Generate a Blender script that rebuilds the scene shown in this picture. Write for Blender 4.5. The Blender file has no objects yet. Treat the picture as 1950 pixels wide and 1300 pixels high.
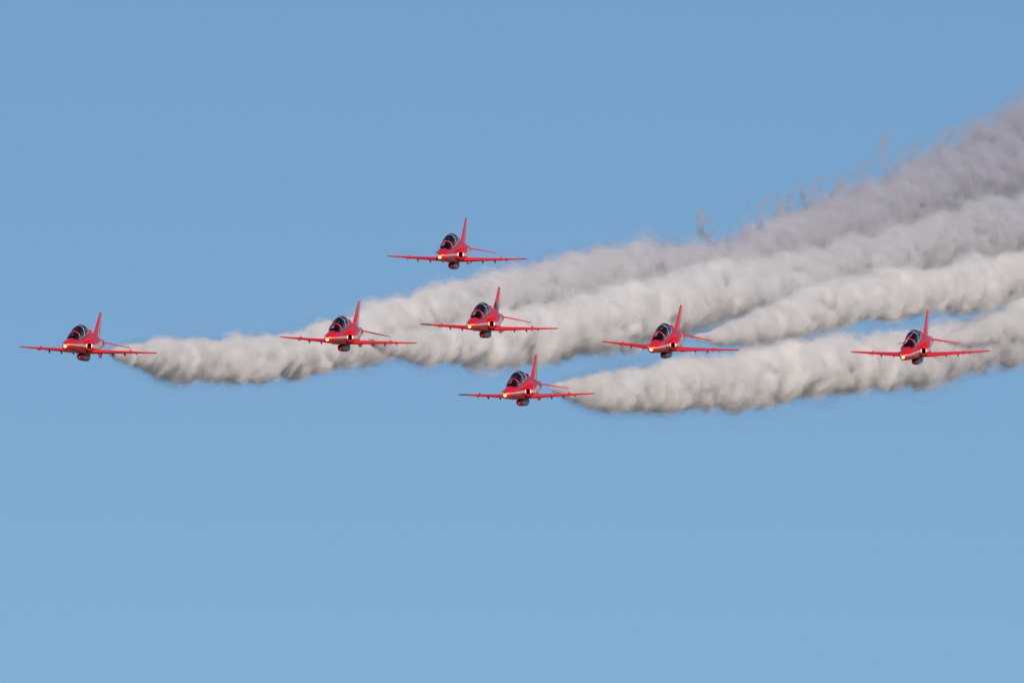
import bpy, bmesh, math, random
from mathutils import Vector, Matrix, noise
R = math.radians
scene = bpy.context.scene
COL = scene.collection

# ------------------------------------------------------------------ camera, sky, sun, exposure
W, H = 1950.0, 1300.0
D0, PXM = 1200.0, 28.3                     # distance of the formation, photo pixels per metre there
FPX = D0 * PXM
ELEV = R(7.0)
cam_d = bpy.data.cameras.new('camera')
cam = bpy.data.objects.new('camera', cam_d)
COL.objects.link(cam)
cam_d.sensor_width = 36.0
cam_d.lens = FPX / W * 36.0
cam_d.clip_start = 1.0
cam_d.clip_end = 60000.0
EYE = Vector((0, 0, 1.7))
cam.location = EYE
cam.rotation_euler = (math.pi / 2 + ELEV, 0, 0)
scene.camera = cam
C_R = Vector((1, 0, 0))                                         # right of the view
C_D = Vector((0, math.cos(ELEV), math.sin(ELEV)))               # along the view
C_U = Vector((0, -math.sin(ELEV), math.cos(ELEV)))              # up in the view

SUN_AZ, SUN_EL = R(175.0), R(11.5)
world = bpy.data.worlds.new('World')
scene.world = world
world.use_nodes = True
wn = world.node_tree
wn.nodes.clear()
w_out = wn.nodes.new('ShaderNodeOutputWorld')
w_bg = wn.nodes.new('ShaderNodeBackground')
w_sky = wn.nodes.new('ShaderNodeTexSky')
w_sky.sky_type = 'NISHITA'
w_sky.sun_disc = False
w_sky.sun_elevation = SUN_EL
w_sky.sun_rotation = SUN_AZ
w_sky.altitude = 0.0
w_sky.air_density = 0.7
w_sky.dust_density = 0.0
w_sky.ozone_density = 3.0
w_bg.inputs['Strength'].default_value = 0.078
wn.links.new(w_sky.outputs[0], w_bg.inputs['Color'])
wn.links.new(w_bg.outputs[0], w_out.inputs['Surface'])

sun_d = bpy.data.lights.new('sun', 'SUN')
sun_d.energy = 5.0
sun_d.angle = R(0.5)
sun_d.color = (1.0, 0.85, 0.72)
sun = bpy.data.objects.new('sun', sun_d)
COL.objects.link(sun)
S_DIR = Vector((math.sin(SUN_AZ) * math.cos(SUN_EL), math.cos(SUN_AZ) * math.cos(SUN_EL), math.sin(SUN_EL)))
sun.rotation_euler = (-S_DIR).to_track_quat('-Z', 'Y').to_euler()
sun.location = (0, 0, 400)

vs = scene.view_settings
scene.display_settings.display_device = 'sRGB'
vs.view_transform = 'Standard'
vs.look = 'None'
vs.exposure = 0.0
vs.gamma = 1.0
vs.use_curve_mapping = False
cy = scene.cycles
cy.max_bounces = 24
cy.diffuse_bounces = 4
cy.glossy_bounces = 4
cy.transmission_bounces = 8
cy.volume_bounces = 15
cy.transparent_max_bounces = 128
cy.volume_max_steps = 1024
cy.volume_step_rate = 0.02
cy.use_denoising = True


# ------------------------------------------------------------------ helpers
def at(u, v, dist):
    """world point seen at photo pixel (u, v), dist metres along the view axis"""
    return EYE + C_D * dist + C_R * ((u - W / 2) / FPX * dist) + C_U * ((H / 2 - v) / FPX * dist)


def link_mesh(name, bm, mats, parent=None, smooth=True):
    me = bpy.data.meshes.new(name)
    bmesh.ops.recalc_face_normals(bm, faces=bm.faces)
    bm.to_mesh(me)
    bm.free()
    for m in (mats if isinstance(mats, (list, tuple)) else [mats]):
        me.materials.append(m)
    if smooth:
        for p in me.polygons:
            p.use_smooth = True
    o = bpy.data.objects.new(name, me)
    COL.objects.link(o)
    if parent:
        o.parent = parent
    return o


def tag(o, label, cat, group=None):
    o['label'] = label
    o['category'] = cat
    if group:
        o['group'] = group
    return o


def copy_tree(o, parent=None):
    c = o.copy()
    COL.objects.link(c)
    if parent:
        c.parent = parent
    for ch in list(o.children):
        copy_tree(ch, c)
    return c


class NT:
    """small builder of node expressions"""

    def __init__(self, name):
        self.m = bpy.data.materials.new(name)
        self.m.use_nodes = True
        self.t = self.m.node_tree
        self.t.nodes.clear()
        self.out = self.t.nodes.new('ShaderNodeOutputMaterial')

    def n(self, kind, **kw):
        x = self.t.nodes.new(kind)
        for k, v in kw.items():
            setattr(x, k, v)
        return x

    def l(self, a, b):
        self.t.links.new(a, b)

    def put(self, sock, v):
        if hasattr(v, 'is_linked') or isinstance(v, bpy.types.NodeSocket):
            self.l(v, sock)
        else:
            sock.default_value = v

    def math(self, op, a, b=0.0, c=None, clamp=False):
        x = self.n('ShaderNodeMath', operation=op)
        x.use_clamp = clamp
        self.put(x.inputs[0], a)
        self.put(x.inputs[1], b)
        if c is not None:
            self.put(x.inputs[2], c)
        return x.outputs[0]

    def ramp(self, v, lo, hi, a=0.0, b=1.0):
        x = self.n('ShaderNodeMapRange')
        x.interpolation_type = 'LINEAR'
        x.clamp = True
        self.put(x.inputs[0], v)
        for i, q in enumerate((lo, hi, a, b)):
            self.put(x.inputs[i + 1], q)
        return x.outputs[0]

    def mix(self, f, a, b):
        x = self.n('ShaderNodeMix', data_type='RGBA')
        self.put(x.inputs[0], f)
        self.put(x.inputs[6], a if not isinstance(a, tuple) else (*a, 1))
        self.put(x.inputs[7], b if not isinstance(b, tuple) else (*b, 1))
        return x.outputs[2]

    def noise(self, vec, scale, detail=3.0, rough=0.55):
        x = self.n('ShaderNodeTexNoise')
        if vec is not None:
            self.l(vec, x.inputs['Vector'])
        x.inputs['Scale'].default_value = scale
        x.inputs['Detail'].default_value = detail
        x.inputs['Roughness'].default_value = rough
        return x.outputs[0]

    def obj_xyz(self):
        tc = self.n('ShaderNodeTexCoord')
        s = self.n('ShaderNodeSeparateXYZ')
        self.l(tc.outputs['Object'], s.inputs[0])
        self.vec = tc.outputs['Object']
        return s.outputs

    def surf(self, color, rough=0.4, metal=0.0, coat=0.0, spec=0.5):
        b = self.n('ShaderNodeBsdfPrincipled')
        self.put(b.inputs['Base Color'], color if not isinstance(color, tuple) else (*color, 1))
        self.put(b.inputs['Roughness'], rough)
        b.inputs['Metallic'].default_value = metal
        b.inputs['Coat Weight'].default_value = coat
        b.inputs['Coat Roughness'].default_value = 0.12
        b.inputs['Specular IOR Level'].default_value = spec
        self.l(b.outputs[0], self.out.inputs['Surface'])
        self.b = b
        return b


def band(N, v, lo, hi, soft=0.008):
    """1 inside lo..hi"""
    a = N.ramp(v, N.math('SUBTRACT', lo, soft), N.math('ADD', lo, soft))
    b = N.ramp(v, N.math('SUBTRACT', hi, soft), N.math('ADD', hi, soft), 1.0, 0.0)
    return N.math('MULTIPLY', a, b)


RED = (0.85, 0.003, 0.014)
WHITE = (0.85, 0.82, 0.76)
NAVY = (0.015, 0.02, 0.07)
BLACK = (0.012, 0.012, 0.014)


def worn(N, col, amt=0.12):
    """slight grime in the paint"""
    f = N.ramp(N.noise(N.vec, 2.2, 5.0), 0.45, 0.75, 0.0, amt)
    return N.mix(f, col, (0.10, 0.02, 0.02))


def paint(name, rgb, rough=0.36, coat=0.22):
    N = NT(name)
    N.obj_xyz()
    c = N.mix(0.0, rgb, rgb)
    N.surf(worn(N, c), rough, coat=coat)
    return N.m


def plain(name, rgb, rough=0.5, metal=0.0, spec=0.5):
    N = NT(name)
    N.obj_xyz()
    f = N.ramp(N.noise(N.vec, 6.0, 3.0), 0.4, 0.7, 0.0, 0.35)
    N.surf(N.mix(f, rgb, tuple(v * 0.7 for v in rgb)), rough, metal, spec=spec)
    return N.m


# airframe frame of reference: X forward, Y to port, Z up; s = metres behind the nose tip, h = height
def P(s, y, h):
    return Vector((5.5 - s, y, h - 1.3))


def fuselage_material():
    N = NT('fuselage_paint')
    x, y, z = N.obj_xyz()
    s = N.math('SUBTRACT', 5.5, x)
    h = N.math('ADD', z, 1.3)
    ay = N.math('ABSOLUTE', y)
    # white cheat line from nose to intake
    mid = N.ramp(s, 0.3, 4.3, 1.455, 1.53)
    hw = N.ramp(s, 0.3, 4.3, 0.024, 0.095)
    k = N.math('MULTIPLY', band(N, h, N.math('SUBTRACT', mid, hw), N.math('ADD', mid, hw)), band(N, s, 0.035, 5.2))
    # behind the intake the flash widens
    h2 = N.ramp(s, 5.0, 8.9, 1.62, 1.98)
    h1 = N.ramp(s, 5.0, 8.9, 1.42, 1.36)
    k2 = N.math('MULTIPLY', band(N, h, h1, h2), band(N, s, 4.9, 9.1))
    # ring that runs over the spine in front of the tailplane
    ring = N.math('MULTIPLY', band(N, s, 8.80, 9.25), band(N, h, 1.36, 4.0))
    w = N.math('MAXIMUM', N.math('MAXIMUM', k, k2), ring)
    c = N.mix(w, RED, WHITE)
    # cockpit interior, covered by the glass
    inner = N.math('MULTIPLY', N.math('MULTIPLY', band(N, s, 1.85, 5.35), band(N, h, N.ramp(s, 1.8, 5.4, 1.86, 2.52), 9.0)), band(N, ay, -1.0, 0.44))
    c = N.mix(inner, worn(N, c), (0.11, 0.115, 0.13))
    b = N.surf(c, 0.36, coat=0.22)
    return N.m


def fin_material():
    N = NT('fin_paint')
    x, y, z = N.obj_xyz()
    s = N.math('SUBTRACT', 5.5, x)
    h = N.math('ADD', z, 1.3)
    te = N.ramp(h, 2.2, 3.98, 10.42, 10.80)
    d = N.math('SUBTRACT', te, s)               # distance from the trailing edge
    wide = N.ramp(h, 2.2, 3.98, 0.95, 0.30)
    c = N.mix(band(N, d, -1.0, wide, 0.006), RED, WHITE)
    c = N.mix(band(N, d, -1.0, N.math('MULTIPLY', wide, 0.50), 0.006), c, NAVY)
    N.surf(worn(N, c), 0.36, coat=0.22)
    return N.m


def glass_material():
    N = NT('canopy_glass')
    tr = N.n('ShaderNodeBsdfTransparent')
    tr.inputs[0].default_value = (0.86, 0.88, 0.90, 1)
    gl = N.n('ShaderNodeBsdfGlossy')
    gl.inputs['Roughness'].default_value = 0.05
    gl.inputs['Color'].default_value = (0.9, 0.95, 1, 1)
    fr = N.n('ShaderNodeFresnel')
    fr.inputs[0].default_value = 1.65
    mx = N.n('ShaderNodeMixShader')
    N.l(fr.outputs[0], mx.inputs[0])
    N.l(tr.outputs[0], mx.inputs[1])
    N.l(gl.outputs[0], mx.inputs[2])
    N.l(mx.outputs[0], N.out.inputs['Surface'])
    return N.m


def lamp_material():
    N = NT('lamp_glow')
    e = N.n('ShaderNodeEmission')
    e.inputs[0].default_value = (1.0, 0.56, 0.13, 1)
    e.inputs[1].default_value = 4.5
    N.l(e.outputs[0], N.out.inputs['Surface'])
    return N.m


M_FUS = fuselage_material()
M_FIN = fin_material()
M_POD = paint('pod_dark_red', (0.09, 0.010, 0.022))  # pod body, a much darker red than its nose cap
M_RED = paint('red_paint', RED)
M_WHITE = paint('white_paint', WHITE)
M_GLASS = glass_material()
M_LAMP = lamp_material()
M_SEAL = plain('canopy_sealant', (0.62, 0.50, 0.40), 0.5)
M_RIM = plain('lamp_rim', (0.16, 0.05, 0.03), 0.4)
M_DARK = plain('dark_duct', (0.006, 0.005, 0.006), 0.8)
M_GREY = plain('grey_fairing', (0.16, 0.17, 0.17), 0.5)
M_METAL = plain('burnt_metal', (0.10, 0.085, 0.075), 0.45, 0.8)
M_NAVY = plain('navy_paint', NAVY, 0.35)
M_SEAT = plain('seat_black', (0.05, 0.05, 0.055), 0.7)
M_SUIT = plain('flight_suit', (0.30, 0.02, 0.02), 0.85)
M_HELMET = plain('helmet_white', (0.62, 0.58, 0.55), 0.25)
M_VISOR = plain('visor_black', (0.01, 0.01, 0.012), 0.1)


def ring_pts(s, zc, w, hu, hd, n, k, y0=0.0):
    pts = []
    for i in range(k):
        a = 2 * math.pi * i / k
        c, sn = math.cos(a), math.sin(a)
        e = 2.0 / n
        yy = math.copysign(abs(c) ** e, c) * w
        zz = math.copysign(abs(sn) ** e, sn) * (hu if sn > 0 else hd)
        pts.append(P(s, y0 + yy, zc + zz))
    return pts


def loft(rings, cap0=True, cap1=True, bm=None):
    bm = bm or bmesh.new()
    vs_ = [[bm.verts.new(p) for p in r] for r in rings]
    k = len(rings[0])
    for a, b in zip(vs_, vs_[1:]):
        for i in range(k):
            bm.faces.new((a[i], a[(i + 1) % k], b[(i + 1) % k], b[i]))
    if cap0:
        bm.faces.new(vs_[0][::-1])
    if cap1:
        bm.faces.new(vs_[-1])
    return bm


def smooth_table(rows, step):
    """Catmull-Rom resampling of rows over their first column"""
    out = []
    n = len(rows)
    for i in range(n - 1):
        p0, p1, p2, p3 = rows[max(0, i - 1)], rows[i], rows[i + 1], rows[min(n - 1, i + 2)]
        m = max(1, int(math.ceil((p2[0] - p1[0]) / step)))
        dx = p2[0] - p1[0]
        for j in range(m):
            t = j / m
            row = [p1[0] + dx * t]
            for c in range(1, len(p1)):
                m1 = (p2[c] - p0[c]) / max(1e-6, p2[0] - p0[0]) * dx
                m2 = (p3[c] - p1[c]) / max(1e-6, p3[0] - p1[0]) * dx
                t2, t3 = t * t, t * t * t
                row.append((2 * t3 - 3 * t2 + 1) * p1[c] + (t3 - 2 * t2 + t) * m1 + (-2 * t3 + 3 * t2) * p2[c] + (t3 - t2) * m2)
            out.append(row)
    out.append(list(rows[-1]))
    return out


def tube(path, r, k=8, bm=None, r1=None):
    bm = bm or bmesh.new()
    rings = []
    n = len(path)
    for i, p in enumerate(path):
        d = (path[min(n - 1, i + 1)] - path[max(0, i - 1)]).normalized()
        up = Vector((0, 0, 1)) if abs(d.z) < 0.9 else Vector((1, 0, 0))
        a = d.cross(up).normalized()
        b = d.cross(a).normalized()
        rr = r if r1 is None else r + (r1 - r) * i / (n - 1)
        rings.append([p + (a * math.cos(q) + b * math.sin(q)) * rr for q in (2 * math.pi * j / k for j in range(k))])
    return loft(rings, bm=bm)


def aerofoil(le, chord, t, span_dir, thick_dir, org, k=14):
    """closed section: le metres behind the nose tip"""
    pts = []
    for i in range(k + 1):
        x = 0.5 * (1 - math.cos(math.pi * i / k))
        th = 5 * t * (0.2969 * math.sqrt(x) - 0.126 * x - 0.3516 * x * x + 0.2843 * x ** 3 - 0.1036 * x ** 4)
        pts.append((x, th))
    loop = [(x, th) for x, th in pts] + [(x, -th) for x, th in pts[-2:0:-1]]
    return [Vector((5.5 - le - x * chord, 0, 0)) + org + thick_dir * (th * chord) for x, th in loop]


# ------------------------------------------------------------------ the jet
def make_jet():
    root = bpy.data.objects.new('jet_aircraft', None)
    root.empty_display_size = 0.5
    COL.objects.link(root)

    fus = [  # s, zc, w, hu, hd
        (0.00, 1.37, 0.03, 0.03, 0.03), (0.02, 1.37, 0.12, 0.11, 0.12), (0.08, 1.375, 0.19, 0.18, 0.20), (0.20, 1.385, 0.255, 0.24, 0.265),
        (0.40, 1.40, 0.305, 0.29, 0.315), (0.80, 1.43, 0.355, 0.34, 0.36), (1.50, 1.47, 0.41, 0.43, 0.405),
        (2.20, 1.48, 0.455, 0.53, 0.46), (3.00, 1.49, 0.475, 0.66, 0.49), (3.80, 1.50, 0.50, 0.80, 0.50),
        (4.60, 1.52, 0.53, 0.94, 0.52), (5.30, 1.55, 0.56, 1.10, 0.55), (6.20, 1.58, 0.60, 1.06, 0.57),
        (7.20, 1.62, 0.62, 0.92, 0.58), (8.20, 1.68, 0.58, 0.72, 0.52), (9.20, 1.76, 0.50, 0.52, 0.42),
        (10.0, 1.83, 0.41, 0.40, 0.34), (10.7, 1.87, 0.33, 0.31, 0.29)]
    rows = smooth_table(fus, 0.10)
    k = 56
    bm = loft([ring_pts(r[0], r[1], r[2], r[3], r[4], 2.15, k) for r in rows])
    body = link_mesh('fuselage', bm, M_FUS, root)

    # jet pipe
    bm = loft([ring_pts(10.66, 1.87, 0.30, 0.30, 0.28, 2, 32), ring_pts(11.0, 1.875, 0.27, 0.27, 0.26, 2, 32),
               ring_pts(11.0, 1.875, 0.23, 0.23, 0.22, 2, 32), ring_pts(10.72, 1.875, 0.20, 0.20, 0.20, 2, 32)])
    link_mesh('exhaust_pipe', bm, M_METAL, root)

    # canopy: clear one-piece moulding over two seats, windscreen ahead of the arch
    can = [  # s, sill h, half width, top h
        (1.62, 1.86, 0.20, 1.90), (1.80, 1.87, 0.315, 2.01), (2.10, 1.89, 0.375, 2.17), (2.60, 1.94, 0.415, 2.40), (3.10, 2.02, 0.44, 2.64),
        (3.60, 2.12, 0.455, 2.82), (4.10, 2.22, 0.465, 2.92), (4.60, 2.33, 0.46, 2.94), (5.05, 2.45, 0.42, 2.87), (5.45, 2.58, 0.30, 2.72)]
    crow = smooth_table(can, 0.06)
    ARCH = 2.60

    def crow_at(s):
        return min(crow, key=lambda r: abs(r[0] - s))

    def half(r, grow=0.0, kk=28):
        return [P(r[0], math.cos(math.pi * i / kk) ** 1 * (r[2] + grow) * (1 if abs(math.cos(math.pi * i / kk)) < 1 else 1),
                  r[1] + (abs(math.sin(math.pi * i / kk)) ** 0.88) * (r[3] + grow - r[1])) for i in range(kk + 1)]

    def shell(sel, name):
        bm = bmesh.new()
        rr = [[bm.verts.new(p) for p in half(r)] for r in sel]
        for a, b in zip(rr, rr[1:]):
            for i in range(len(a) - 1):
                bm.faces.new((a[i], a[i + 1], b[i + 1], b[i]))
        return link_mesh(name, bm, M_GLASS, root)

    shell([r for r in crow if r[0] <= ARCH + 0.03], 'windscreen')
    cg = shell([r for r in crow if r[0] >= ARCH - 0.03], 'canopy')
    link_mesh('windscreen_arch', tube(half(crow_at(ARCH), 0.010), 0.025), M_RED, root)
    link_mesh('canopy_arch', tube(half(crow_at(3.75), 0.004), 0.010), M_SEAL, cg)
    bm = bmesh.new()
    for sg in (-1, 1):
        tube([P(r[0], sg * (r[2] + 0.01), r[1]) for r in crow if r[0] > 2.5], 0.018, bm=bm)
    tube(half(crow[-1], 0.01), 0.03, bm=bm)
    link_mesh('canopy_frame', bm, M_SEAL, cg)

    # two ejection seats and the coaming between them
    for s0, hh in ((3.30, 2.10), (4.55, 2.30)):
        bm = bmesh.new()
        loft([ring_pts(s0 + 0.10, hh - 0.02, 0.20, 0.30, 0.35, 4, 20), ring_pts(s0 + 0.26, hh, 0.21, 0.34, 0.35, 4, 20)], bm=bm)
        loft([ring_pts(s0 + 0.02, hh + 0.24, 0.12, 0.11, 0.08, 3, 16), ring_pts(s0 + 0.22, hh + 0.26, 0.15, 0.13, 0.10, 3, 16)], bm=bm)
        link_mesh('ejection_seat', bm, M_SEAT, root)
    bm = loft([ring_pts(1.95, 1.88, 0.26, 0.10, 0.2, 2.4, 24), ring_pts(2.30, 1.92, 0.34, 0.17, 0.2, 2.4, 24), ring_pts(2.55, 1.93, 0.36, 0.20, 0.2, 2.4, 24)])
    link_mesh('instrument_coaming', bm, M_SEAT, root)
    bm = loft([ring_pts(3.72, 2.10, 0.33, 0.30, 0.2, 2.6, 24), ring_pts(3.84, 2.12, 0.34, 0.33, 0.2, 2.6, 24)])
    link_mesh('instrument_coaming', bm, M_SEAT, root)

    # intakes with their trunks
    trunk = [  # s, y, zc, hw, hh
        (4.25, 0.700, 1.50, 0.175, 0.245), (4.30, 0.700, 1.50, 0.205, 0.275), (4.50, 0.695, 1.52, 0.225, 0.315), (4.9, 0.67, 1.56, 0.255, 0.375),
        (5.6, 0.60, 1.58, 0.29, 0.42), (6.5, 0.50, 1.58, 0.31, 0.42), (7.5, 0.38, 1.58, 0.29, 0.38), (8.5, 0.26, 1.62, 0.22, 0.28), (9.1, 0.20, 1.66, 0.16, 0.18)]
    for sg in (1, -1):
        kk = 36
        sec = [ring_pts(r[0], r[2], r[3], r[4], r[4], 2.6, kk, r[1] * sg) for r in smooth_table(trunk, 0.15)]
        inn = [ring_pts(5.0, 1.52, 0.10, 0.15, 0.15, 2.4, kk, 0.66 * sg), ring_pts(4.50, 1.50, 0.125, 0.19, 0.19, 2.4, kk, 0.70 * sg),
               ring_pts(4.26, 1.50, 0.145, 0.215, 0.215, 2.5, kk, 0.70 * sg)]
        bm = loft(inn + sec, cap0=True, cap1=True)
        bm.faces.ensure_lookup_table()
        for f in bm.faces:
            c = f.calc_center_median()
            if (5.5 - c.x) < 5.05 and max(abs((abs(v.co.y) - 0.70) / 0.15) for v in f.verts) < 1.0 and all(abs(v.co.z - 0.20) < 0.22 for v in f.verts):
                f.material_index = 1
        o = link_mesh('air_intake', bm, [M_FUS, M_DARK], root)

    # wings
    for sg in (1, -1):
        dih = math.tan(R(2.0))
        secs = []
        for y in [0.35 + (4.55 - 0.35) * i / 12 for i in range(13)] + [4.64, 4.69]:
            f = (y - 0.5) / 4.05
            le = 4.78 + 2.02 * f
            ch = 2.83 - 1.88 * f
            t = 0.112 - 0.022 * f
            if y > 4.56:
                le += 0.14 * (y - 4.55) / 0.14
                ch -= 0.18 * (y - 4.55) / 0.14
                t *= 0.75 if y < 4.66 else 0.35
            secs.append(aerofoil(le, ch, t, None, Vector((0, 0, 1)), Vector((0, sg * y, 1.15 + y * dih - 1.3 + 0.012))))
        wing = link_mesh('wing', loft(secs), M_RED, root)
        # leading-edge fence
        bm = bmesh.new()
        y = sg * 3.10
        h = 1.15 + 3.10 * dih + 0.012
        prof = [(5.95, h + 0.02), (5.99, h + 0.13), (6.12, h + 0.15), (6.35, h + 0.17), (6.75, h + 0.10), (6.75, h - 0.02), (6.10, h - 0.14), (5.97, h - 0.06)]
        a = [bm.verts.new(P(s, y - 0.018, q)) for s, q in prof]
        b = [bm.verts.new(P(s, y + 0.018, q)) for s, q in prof]
        bm.faces.new(a)
        bm.faces.new(b[::-1])
        for i in range(len(prof)):
            j = (i + 1) % len(prof)
            bm.faces.new((a[i], b[i], b[j], a[j]))
        link_mesh('wing_fence', bm, M_RED, wing, smooth=False)
        # flap and aileron hinge fairings under the trailing edge
        for yy, ln, dp in ((0.97, 0.75, 0.25), (1.78, 0.80, 0.28), (2.61, 0.78, 0.27), (3.38, 0.45, 0.16)):
            h = 1.15 + yy * dih
            s1 = 7.08
            rings = []
            for q, dd in ((0.0, 0.01), (0.35, 0.45), (0.7, 0.85), (0.95, 1.0), (1.0, 0.9)):
                top = h - 0.005
                d = dp * dd
                rings.append(ring_pts(s1 - ln + ln * q, top - d / 2, 0.025 * (0.4 + 0.6 * dd), d / 2 + 0.02, d / 2, 2.2, 12, sg * yy))
            link_mesh('flap_fairing', loft(rings), M_GREY, wing)
        # wing-tip lamp
        link_mesh('tip_lamp', tube([P(6.83, sg * 4.60, 1.322), P(6.95, sg * 4.68, 1.325), P(7.2, sg * 4.71, 1.325)], 0.028, r1=0.02), M_NAVY, wing)

    # tailplane with its anhedral
    for sg in (1, -1):
        secs = []
        for i in range(9):
            f = i / 8
            y = 0.24 + (2.19 - 0.24) * f
            le = 9.72 + 0.88 * f
            ch = 1.42 - 0.80 * f
            t = 0.075 * (1 if f < 0.99 else 0.5)
            secs.append(aerofoil(le, ch, t, None, Vector((0, 0, 1)), Vector((0, sg * y, 2.02 - y * math.tan(R(9.5)) - 1.3))))
        link_mesh('tailplane', loft(secs), M_RED, root)

    # fin
    secs = []
    for i in range(12):
        f = i / 11
        hh = 2.16 + (3.94 - 2.16) * f
        le = 8.25 + 1.78 * f
        te = 10.40 + 0.40 * f
        secs.append(aerofoil(le, te - le, 0.085 - 0.01 * f, None, Vector((0, 1, 0)), Vector((0, 0, hh - 1.3))))
    secs.append(aerofoil(10.38, 0.42, 0.05, None, Vector((0, 1, 0)), Vector((0, 0, 3.98 - 1.3))))
    link_mesh('tail_fin', loft(secs), M_FIN, root)
    # ventral strakes
    for sg in (1, -1):
        secs = []
        for f in (0.0, 0.5, 1.0):
            secs.append(aerofoil(8.35 + 0.35 * f, 1.45 - 0.55 * f, 0.06, None, Vector((0, 1, 0.0)), Vector((0, sg * (0.26 + 0.18 * f), 1.42 - 0.55 * f - 1.3))))
        link_mesh('ventral_fin', loft(secs), M_RED, root)

    # spine cooling scoop and aerials
    rows2 = [(7.05, 2.60, 0.075, 0.10, 0.1), (7.10, 2.60, 0.105, 0.13, 0.1), (7.4, 2.56, 0.11, 0.14, 0.1), (7.9, 2.46, 0.07, 0.09, 0.1), (8.3, 2.36, 0.02, 0.03, 0.05)]
    bm = loft([ring_pts(7.20, 2.60, 0.03, 0.05, 0.05, 2, 16)] + [ring_pts(r[0], r[1], r[2], r[3], r[4], 2.0, 16) for r in rows2])
    bm.faces.ensure_lookup_table()
    for f in bm.faces:
        if 5.5 - f.calc_center_median().x < 7.22 and all(5.5 - v.co.x < 7.22 for v in f.verts):
            if any(abs(v.co.x - (5.5 - 7.20)) < 1e-4 for v in f.verts):
                f.material_index = 1
    link_mesh('spine_scoop', bm, [M_RED, M_DARK], root)
    link_mesh('blade_aerial', tube([P(5.95, 0, 2.6), P(6.05, 0, 2.80), P(6.12, 0, 2.88)], 0.014, r1=0.005), M_SEAT, root)
    link_mesh('blade_aerial', tube([P(3.5, 0.05, 1.03), P(3.55, 0.05, 0.92), P(3.58, 0.05, 0.80)], 0.02, r1=0.008), M_SEAT, root)
    link_mesh('blade_aerial', tube([P(2.4, -0.12, 1.06), P(2.43, -0.12, 0.98)], 0.02, r1=0.01), M_SEAT, root)
    link_mesh('pitot_probe', tube([P(1.9, -0.43, 1.62), P(1.86, -0.60, 1.60), P(1.7, -0.62, 1.60)], 0.014, r1=0.01), M_SEAT, root)

    # nose landing lamp
    lamp = link_mesh('landing_lamp', loft([ring_pts(-0.035, 1.325, 0.02, 0.02, 0.02, 2, 24), ring_pts(-0.03, 1.325, 0.06, 0.06, 0.06, 2, 24), ring_pts(-0.01, 1.325, 0.095, 0.095, 0.095, 2, 24), ring_pts(0.16, 1.325, 0.097, 0.097, 0.097, 2, 24)]), M_LAMP, root)
    link_mesh('lamp_rim', tube([P(0.03, math.cos(a) * 0.107, 1.325 + math.sin(a) * 0.107) for a in [2 * math.pi * i / 24 for i in range(25)]], 0.014), M_RIM, lamp)

    # centre-line smoke pod
    pod = [(4.30, 0.79, 0.05, 0.05, 0.05), (4.34, 0.79, 0.11, 0.11, 0.11), (4.48, 0.79, 0.165, 0.165, 0.165), (4.75, 0.785, 0.205, 0.215, 0.215), (5.2, 0.78, 0.225, 0.25, 0.245),
           (6.2, 0.78, 0.23, 0.26, 0.25), (6.9, 0.79, 0.22, 0.25, 0.235), (7.3, 0.84, 0.15, 0.19, 0.16), (7.6, 0.90, 0.05, 0.06, 0.05)]
    bm = loft([ring_pts(r[0], r[1], r[2], r[3], r[4], 2.5, 32) for r in smooth_table(pod, 0.12)])
    pd = link_mesh('smoke_pod', bm, M_POD, root)
    bm = loft([ring_pts(4.285, 0.765, 0.03, 0.03, 0.03, 2, 24), ring_pts(4.31, 0.765, 0.08, 0.08, 0.08, 2, 24), ring_pts(4.37, 0.768, 0.13, 0.13, 0.13, 2, 24), ring_pts(4.55, 0.772, 0.15, 0.15, 0.15, 2, 24)])
    link_mesh('pod_nose', bm, M_RED, pd)
    bm = loft([ring_pts(5.0, 1.02, 0.07, 0.08, 0.10, 2, 20), ring_pts(5.5, 1.02, 0.14, 0.08, 0.10, 2, 20), ring_pts(6.6, 1.02, 0.14, 0.08, 0.10, 2, 20), ring_pts(7.1, 1.02, 0.05, 0.08, 0.10, 2, 20)])
    link_mesh('pylon', bm, M_RED, pd)
    # smoke nozzles over the jet pipe
    bm = bmesh.new()
    for yy in (-0.09, 0.0, 0.09):
        tube([P(10.5, yy, 2.17), P(11.02, yy, 2.14)], 0.022, bm=bm)
    link_mesh('smoke_nozzle', bm, M_METAL, root)
    return root


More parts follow.
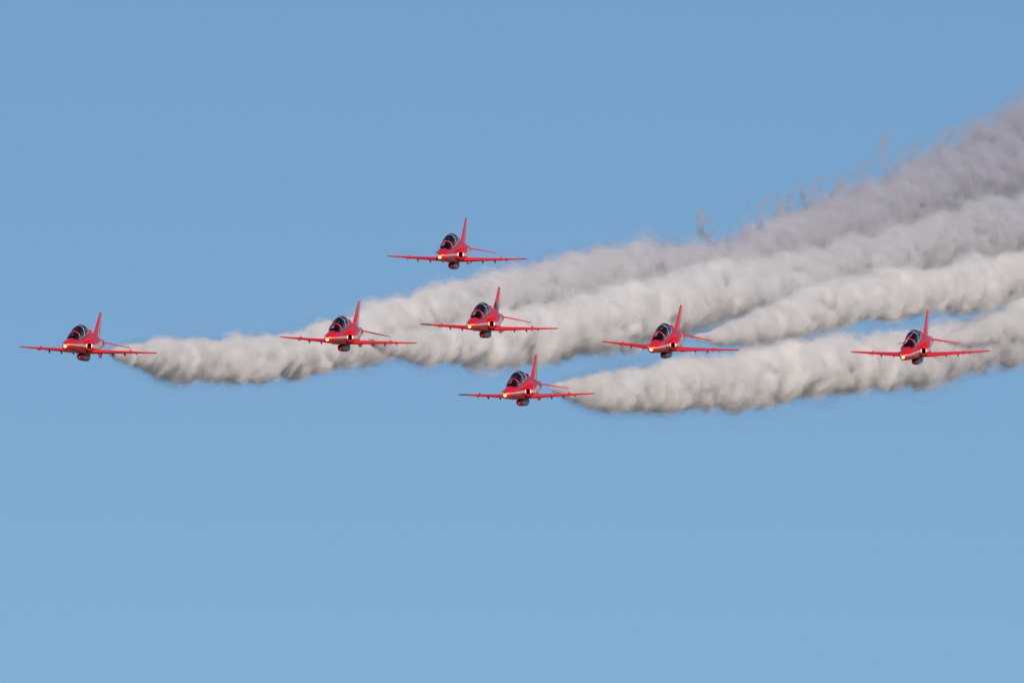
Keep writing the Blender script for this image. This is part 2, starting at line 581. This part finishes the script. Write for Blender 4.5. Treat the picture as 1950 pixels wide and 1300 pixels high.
def make_pilot():
    """upper body and legs of a seated pilot, one skin; helmet and visor on top"""
    me = bpy.data.meshes.new('person')
    J = {'pel': (3.22, 0, 1.72), 'abd': (3.25, 0, 1.90), 'chest': (3.28, 0, 2.08), 'neck': (3.24, 0, 2.24), 'head': (3.20, 0, 2.36), 'crown': (3.20, 0, 2.44)}
    RAD = {'pel': .15, 'abd': .14, 'chest': .16, 'neck': .055, 'head': .085, 'crown': .06}
    E = [('pel', 'abd'), ('abd', 'chest'), ('chest', 'neck'), ('neck', 'head'), ('head', 'crown')]
    for sg, t in ((1, 'p'), (-1, 's')):
        J.update({'sh' + t: (3.26, .19 * sg, 2.14), 'el' + t: (3.08, .25 * sg, 1.92), 'wr' + t: (2.86, .14 * sg, 1.88), 'hd' + t: (2.78, .11 * sg, 1.89),
                  'hip' + t: (3.15, .10 * sg, 1.68), 'kn' + t: (2.74, .13 * sg, 1.72), 'an' + t: (2.45, .12 * sg, 1.42)})
        RAD.update({'sh' + t: .075, 'el' + t: .052, 'wr' + t: .036, 'hd' + t: .04, 'hip' + t: .095, 'kn' + t: .065, 'an' + t: .05})
        E += [('chest', 'sh' + t), ('sh' + t, 'el' + t), ('el' + t, 'wr' + t), ('wr' + t, 'hd' + t), ('pel', 'hip' + t), ('hip' + t, 'kn' + t), ('kn' + t, 'an' + t)]
    names = list(J)
    base = P(3.22, 0, 1.55)
    me.from_pydata([P(*J[q]) - base for q in names], [(names.index(a), names.index(b)) for a, b in E], [])
    me.materials.append(M_SUIT)
    tmp = bpy.data.objects.new('person', me)
    COL.objects.link(tmp)
    tmp.modifiers.new('skin', 'SKIN').use_smooth_shade = True
    for q, sv in zip(names, me.skin_vertices[0].data):
        sv.radius = (RAD[q], RAD[q])
        sv.use_root = q == 'pel'
    tmp.modifiers.new('sub', 'SUBSURF').levels = 1
    tmp.modifiers['sub'].render_levels = 1
    dg = bpy.context.evaluated_depsgraph_get()
    m2 = bpy.data.meshes.new_from_object(tmp.evaluated_get(dg))
    bpy.data.objects.remove(tmp)
    if not m2.materials:
        m2.materials.append(M_SUIT)
    o = bpy.data.objects.new('person', m2)
    COL.objects.link(o)
    bm = bmesh.new()
    bmesh.ops.create_uvsphere(bm, u_segments=20, v_segments=14, radius=1.0)
    for v in bm.verts:
        v.co = Vector((v.co.x * .145, v.co.y * .125, v.co.z * .14)) + P(3.22, 0, 2.43) - base
    hm = link_mesh('helmet', bm, M_HELMET, o)
    bm = bmesh.new()
    bmesh.ops.create_uvsphere(bm, u_segments=20, v_segments=14, radius=1.0)
    for v in bm.verts:
        v.co = Vector((v.co.x * .10, v.co.y * .108, v.co.z * .075)) + P(3.155, 0, 2.40) - base
    link_mesh('visor', bm, M_VISOR, hm)
    return o, base


# fitted attitude of every jet: photo centre, pixels per metre, yaw, pitch, roll
JETS = [
    ('left', 157.8, 665.1, 28.29, -11.14, -2.03, -2.51, 'leftmost red jet, far out alone, white smoke starting behind its port wing'),
    ('second', 653.7, 647.6, 28.19, -10.80, -0.21, -2.51, 'red jet before the smoke band between the leftmost jet and the highest jet'),
    ('third', 922.9, 621.9, 28.35, -10.54, 0.17, -1.89, 'red jet with white smoke filling the whole background, directly under the highest jet'),
    ('top', 863.0, 490.9, 28.51, -9.15, 0.04, -1.24, 'highest red jet, flying above all the smoke against clear blue sky'),
    ('low', 993.5, 751.3, 28.14, -11.88, 0.55, 0.52, 'lowest red jet, nose and wings against blue sky below the smoke bands'),
    ('sixth', 1267.9, 660.5, 28.33, -10.87, 2.06, -3.56, 'red jet banked most, its starboard wing raised, over the blue gap between two smoke bands'),
    ('right', 1745.1, 672.3, 28.37, -10.57, 3.04, 0.32, 'rightmost red jet of the formation, pitched nose down in front of grey smoke'),
]
PILOT = {
    'left': 'pilot in pale helmet and red suit seated in the cockpit of the leftmost jet',
    'second': 'pilot in pale helmet and red suit in the second jet from the left',
    'third': 'pilot in pale helmet and red suit in the jet directly under the highest jet',
    'top': 'pilot in pale helmet and red suit in the highest jet above all smoke',
    'low': 'pilot in pale helmet and red suit in the lowest jet of the formation',
    'sixth': 'pilot in pale helmet and red suit in the most steeply banked jet',
    'right': 'pilot in pale helmet and red suit in the rightmost jet',
}
jet0 = make_jet()
pilot0, pbase = make_pilot()
VIEW = Matrix((-C_D, C_R, C_U)).transposed()             # columns: toward the eye, right, up
TAIL = {}
for i, (key, u, v, sc, yaw, pit, rol, lab) in enumerate(JETS):
    j = jet0 if i == 0 else copy_tree(jet0)
    dist = D0 * PXM / sc
    rot = Matrix.Rotation(R(yaw), 3, 'Z') @ Matrix.Rotation(R(pit), 3, 'Y') @ Matrix.Rotation(R(rol), 3, 'X')
    m = (VIEW @ rot).to_4x4()
    m.translation = at(u, v, dist)
    j.matrix_world = m
    tag(j, lab, 'jet aircraft', 'red aerobatic jets flying in formation')
    p = pilot0 if i == 0 else copy_tree(pilot0)
    p.matrix_world = m @ Matrix.Translation(pbase)
    tag(p, PILOT[key], 'person', 'pilots in the red jets')
    TAIL[key] = m @ P(11.05, 0, 2.05)


# ------------------------------------------------------------------ smoke trails
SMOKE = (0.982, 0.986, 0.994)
SHADED_SMOKE = (0.72, 0.735, 0.835)  # shade on the far smoke, put into its colour as a darker mauve


def smoke_material(dens, clump=0.0, fresh=SMOKE, far_col=SHADED_SMOKE, veil=None):
    N = NT('smoke')
    N.obj_xyz()
    tr = N.n('ShaderNodeBsdfTransparent')
    N.l(N.mix(N.noise(N.vec, 0.7, 3.0), (0.99, 0.99, 0.99), (1, 1, 1)), tr.inputs[0])     # thin veil on the outside
    N.l(tr.outputs[0], N.out.inputs['Surface'])
    pv = N.n('ShaderNodeVolumePrincipled')
    sp = N.n('ShaderNodeSeparateXYZ')
    N.l(N.vec, sp.inputs[0])
    age = sp.outputs[1]                                        # metres behind the jet
    N.l(N.mix(N.ramp(age, 90.0, 280.0), fresh, far_col), pv.inputs['Color'])
    d_age = N.ramp(age, 60.0, 240.0, *veil) if veil else N.ramp(age, 90.0, 320.0, dens, dens * 0.16)
    if clump:
        mp = N.n('ShaderNodeMapping')
        N.l(N.vec, mp.inputs[0])
        mp.inputs['Scale'].default_value = (0.80, 0.42, 0.66)
        f = N.noise(mp.outputs[0], 1.0, 3.0, 0.5)
        N.l(N.ramp(f, 0.5 - clump, 0.5 + clump * 0.8, 0.0, d_age), pv.inputs['Density'])
    else:
        pv.inputs['Density'].default_value = dens
    pv.inputs['Anisotropy'].default_value = 0.0
    N.l(pv.outputs[0], N.out.inputs['Volume'])
    return N.m


# nested puffs: thin outside, dense at heart (share of the radius, roughness of the outline, density)
SHELLS = [(0.94, 1.3, 0.0), (0.76, 1.3, 0.6), (0.64, 1.3, 2.4)]
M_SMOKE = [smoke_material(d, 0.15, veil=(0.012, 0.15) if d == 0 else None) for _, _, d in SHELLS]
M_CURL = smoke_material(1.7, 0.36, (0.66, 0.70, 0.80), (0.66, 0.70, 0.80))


def billow(p, s):
    return abs(noise.noise(p * s))


def along(key, rows, kdep):
    """path points, radii and photo x of a trail in the world"""
    d_start = (TAIL[key] - EYE).dot(C_D)
    path, rad = [], []
    for u, v, hw in smooth_table(rows, 6.0):
        d = d_start + 0.3 + (u - rows[0][0]) / PXM * kdep
        path.append(at(u, v, d))
        rad.append(hw / FPX * d)
    return path, rad


def trail(name, key, rows, label, kdep=4.6, off=0.0, amp=1.0):
    """rows: photo x, y, half width in photo pixels along the trail"""
    path, rad = along(key, rows, kdep)
    pts, rr = [], []
    acc, nxt = 0.0, 0.0
    for i in range(len(path) - 1):
        seg = (path[i + 1] - path[i]).length
        while nxt <= acc + seg:
            t = (nxt - acc) / seg
            q = rad[i] + (rad[i + 1] - rad[i]) * t
            pts.append(path[i].lerp(path[i + 1], t))
            rr.append(q)
            nxt += max(0.10, min(0.22, q * 0.12))
        acc += seg
    base = pts[0].copy()
    bm = bmesh.new()
    n = len(pts)
    o3 = Vector((off * 17.3, off * 5.1, off * 9.7))
    for si, (share, rough, _) in enumerate(SHELLS):
        K = (84, 72, 48)[si]
        st = (1, 1, 2)[si]
        rings = []
        for i in range(si * 4, n - si * 4, st):
            d = (pts[min(n - 1, i + 3)] - pts[max(0, i - 3)]).normalized()
            a = d.cross(Vector((0, 0, 1))).normalized()
            b = a.cross(d).normalized()
            ring = []
            r0 = rr[i]
            s = 1.0 / max(0.5, min(1.7, r0))
            for j in range(K):
                q = 2 * math.pi * j / K
                nrm = a * math.cos(q) + b * math.sin(q)
                w = pts[i] + nrm * (r0 * share) - base + o3
                w2 = w + noise.noise_vector(w * 0.9 * s) * (0.35 / s)
                # puffs drawn into ribs round the axis, then finer lumps
                wr = d * (w2.dot(d) * 0.55) + (w2 - d * w2.dot(d)) * 0.62
                dis = 0.70 * billow(wr, 0.85 * s) + 0.42 * billow(wr + o3, 1.9 * s) + 0.24 * billow(w2 - d * (0.4 * w2.dot(d)), 3.0 * s) + 0.10 * billow(w2, 6.0 * s)
                ring.append(pts[i] - base + nrm * (r0 * share * (0.80 + 1.25 * amp * rough * dis)))
            rings.append(ring)
        nf = len(bm.faces)
        loft(rings, bm=bm)
        bm.faces.ensure_lookup_table()
        for f in bm.faces[nf:]:
            f.material_index = si
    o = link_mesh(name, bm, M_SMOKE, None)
    o.location = base
    tag(o, label, 'smoke trail', 'smoke trails of the jets')
    return o


T1 = [(206, 672, 4.6), (240, 675, 16.6), (300, 680, 30.4), (367, 686, 38.6), (483, 686, 41.4), (617, 660, 44.2), (700, 637, 45.1), (800, 602, 43.2), (900, 578, 44.2), (1000, 556, 45.1),
      (1100, 534, 47.8), (1200, 524, 47.8), (1300, 522, 42.3), (1400, 507, 42.3), (1500, 462, 49.7), (1633, 418, 51.5), (1767, 368, 57.0), (1850, 335, 62.6), (1960, 292, 73.6), (2060, 250, 78.2)]
T2 = [(703, 650, 5.5), (747, 655, 22.1), (810, 658, 32.2), (917, 650, 42.3), (1033, 636, 51.5), (1117, 620, 55.2), (1200, 605, 57.0), (1300, 580, 55.2), (1400, 555, 55.2), (1533, 530, 53.4),
      (1633, 508, 51.5), (1733, 482, 51.5), (1850, 452, 53.4), (1960, 425, 55.2), (2060, 400, 57.0)]
T6 = [(1318, 643, 3.7), (1373, 640, 16.6), (1442, 622, 30.4), (1535, 598, 38.6), (1627, 575, 43.2), (1742, 558, 44.2), (1850, 543, 46.0), (1960, 525, 46.0), (2050, 505, 47.8)]
T7 = [(1796, 651, 3.7), (1832, 643, 15.6), (1877, 633, 24.8), (1960, 608, 35.0), (2060, 580, 41.4)]
T5 = [(1045, 737, 3.7), (1082, 742, 17.5), (1128, 746, 29.4), (1188, 745, 37.7), (1281, 739, 45.1), (1373, 728, 48.8), (1465, 718, 52.4), (1558, 703, 51.5), (1650, 692, 49.7), (1728, 685, 49.7),
      (1800, 672, 47.8), (1881, 652, 46.0), (1960, 638, 46.0), (2060, 612, 47.8)]
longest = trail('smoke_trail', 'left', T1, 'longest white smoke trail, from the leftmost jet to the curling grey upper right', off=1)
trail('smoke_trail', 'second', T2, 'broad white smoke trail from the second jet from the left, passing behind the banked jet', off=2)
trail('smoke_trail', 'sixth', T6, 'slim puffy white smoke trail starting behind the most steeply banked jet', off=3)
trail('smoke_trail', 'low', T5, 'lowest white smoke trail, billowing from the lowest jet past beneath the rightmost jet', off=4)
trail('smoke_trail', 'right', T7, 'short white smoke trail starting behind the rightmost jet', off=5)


# thin curls that the vortices draw up out of the oldest part of the longest trail: photo x, y, half width
CURLS = [
    [(1266, 482, 5), (1262, 462, 5), (1262, 448, 4), (1270, 440, 2)],
    [(1352, 488, 8), (1343, 462, 8), (1334, 440, 7), (1330, 420, 7), (1332, 405, 4), (1340, 398, 2)],
    [(1335, 425, 4), (1350, 418, 5), (1364, 410, 2)],
    [(1428, 470, 5), (1417, 445, 5), (1408, 422, 4), (1406, 402, 2)],
    [(1412, 425, 3), (1420, 400, 3), (1428, 382, 2)],
    [(1458, 450, 7), (1449, 420, 7), (1449, 396, 7), (1458, 377, 5), (1468, 368, 2)],
    [(1488, 425, 5), (1478, 398, 6), (1480, 380, 6), (1492, 364, 3)],
    [(1520, 410, 6), (1506, 388, 6), (1502, 372, 5), (1512, 358, 5), (1527, 360, 5), (1534, 378, 4), (1540, 392, 3)],
    [(1548, 398, 8), (1545, 370, 9), (1548, 350, 7), (1566, 340, 5), (1584, 336, 2)],
    [(1585, 372, 9), (1600, 345, 9), (1618, 332, 7), (1640, 318, 5), (1660, 300, 2)],
    [(1650, 352, 6), (1644, 332, 5), (1652, 316, 4), (1668, 306, 4), (1688, 296, 3)],
    [(1690, 330, 8), (1679, 300, 8), (1679, 276, 7), (1690, 260, 5), (1704, 255, 2)],
    [(1725, 318, 6), (1716, 300, 6), (1722, 282, 4), (1730, 274, 2)],
    [(1752, 312, 7), (1741, 290, 7), (1746, 270, 6), (1762, 258, 3)],
    [(1800, 312, 9), (1789, 285, 9), (1792, 262, 8), (1812, 247, 6), (1836, 237, 4), (1856, 230, 2)],
    [(1850, 285, 12), (1858, 255, 11), (1876, 232, 8), (1898, 218, 6), (1916, 211, 3)],
    [(1905, 258, 14), (1915, 232, 12), (1936, 212, 10), (1962, 195, 8), (1990, 178, 4)],
]
rnd = random.Random(11)
for q in range(26):                                           # shorter torn wisps between the long ones
    u = 1240 + 26.5 * q + rnd.uniform(-10, 10)
    top = next(v - hw for (u0, v, hw), (u1, v1, hw1) in zip(T1, T1[1:]) if u0 <= u < u1 for v, hw in [(v + (v1 - v) * (u - u0) / (u1 - u0), hw + (hw1 - hw) * (u - u0) / (u1 - u0))])
    hh, lean, w0 = rnd.uniform(14, 40), rnd.uniform(-4, 16), rnd.uniform(4, 9)
    CURLS.append([(u, top + 14, w0), (u - 4, top - hh * 0.3, w0), (u - 3 + lean * 0.3, top - hh * 0.7, w0 * 0.7), (u + lean, top - hh, 2)])
t_start = (TAIL['left'] - EYE).dot(C_D)
for ci, rows in enumerate(CURLS):
    u0 = rows[0][0]
    pts = []
    for j, (u, v, hw) in enumerate(rows):
        d = t_start + 0.3 + (u0 - T1[0][0]) / PXM * 4.6 + 0.55 * math.sin(ci * 2.1 + j) * j
        pts.append((j, *at(u, v, d), hw * 1.25 / FPX * d))
    rows3 = smooth_table(pts, 0.08)
    base = Vector(rows3[0][1:4])
    bm = bmesh.new()
    rings = []
    for i, r in enumerate(rows3):
        p = Vector(r[1:4])
        d = (Vector(rows3[min(len(rows3) - 1, i + 1)][1:4]) - Vector(rows3[max(0, i - 1)][1:4])).normalized()
        a = d.cross(Vector((0.3, 1, 0.1))).normalized()
        b = a.cross(d).normalized()
        ring = []
        for j in range(20):
            q = 2 * math.pi * j / 20
            nrm = a * math.cos(q) + b * (math.sin(q) * 1.5)
            w = p - base + nrm * r[4] + Vector((ci * 7.7, 0, 0))
            ring.append(p + nrm * r[4] * (0.55 + 1.1 * billow(w, 1.6) + 0.5 * billow(w, 4.0)) - longest.location)
        rings.append(ring)
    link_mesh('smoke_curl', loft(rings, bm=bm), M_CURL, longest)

# ------------------------------------------------------------------ ground under the display line
N = NT('grass_field')
N.obj_xyz()
N.surf(N.mix(N.ramp(N.noise(N.vec, 0.004, 6.0), 0.35, 0.65), (0.24, 0.21, 0.14), (0.34, 0.29, 0.20)), 0.95)
bm = bmesh.new()
bmesh.ops.create_grid(bm, x_segments=40, y_segments=40, size=25000.0)
for v in bm.verts:
    v.co.z = noise.noise(v.co * 0.0003) * 10.0 if v.co.length > 2500 else 0.0
g = link_mesh('ground', bm, N.m)
g['kind'] = 'structure'
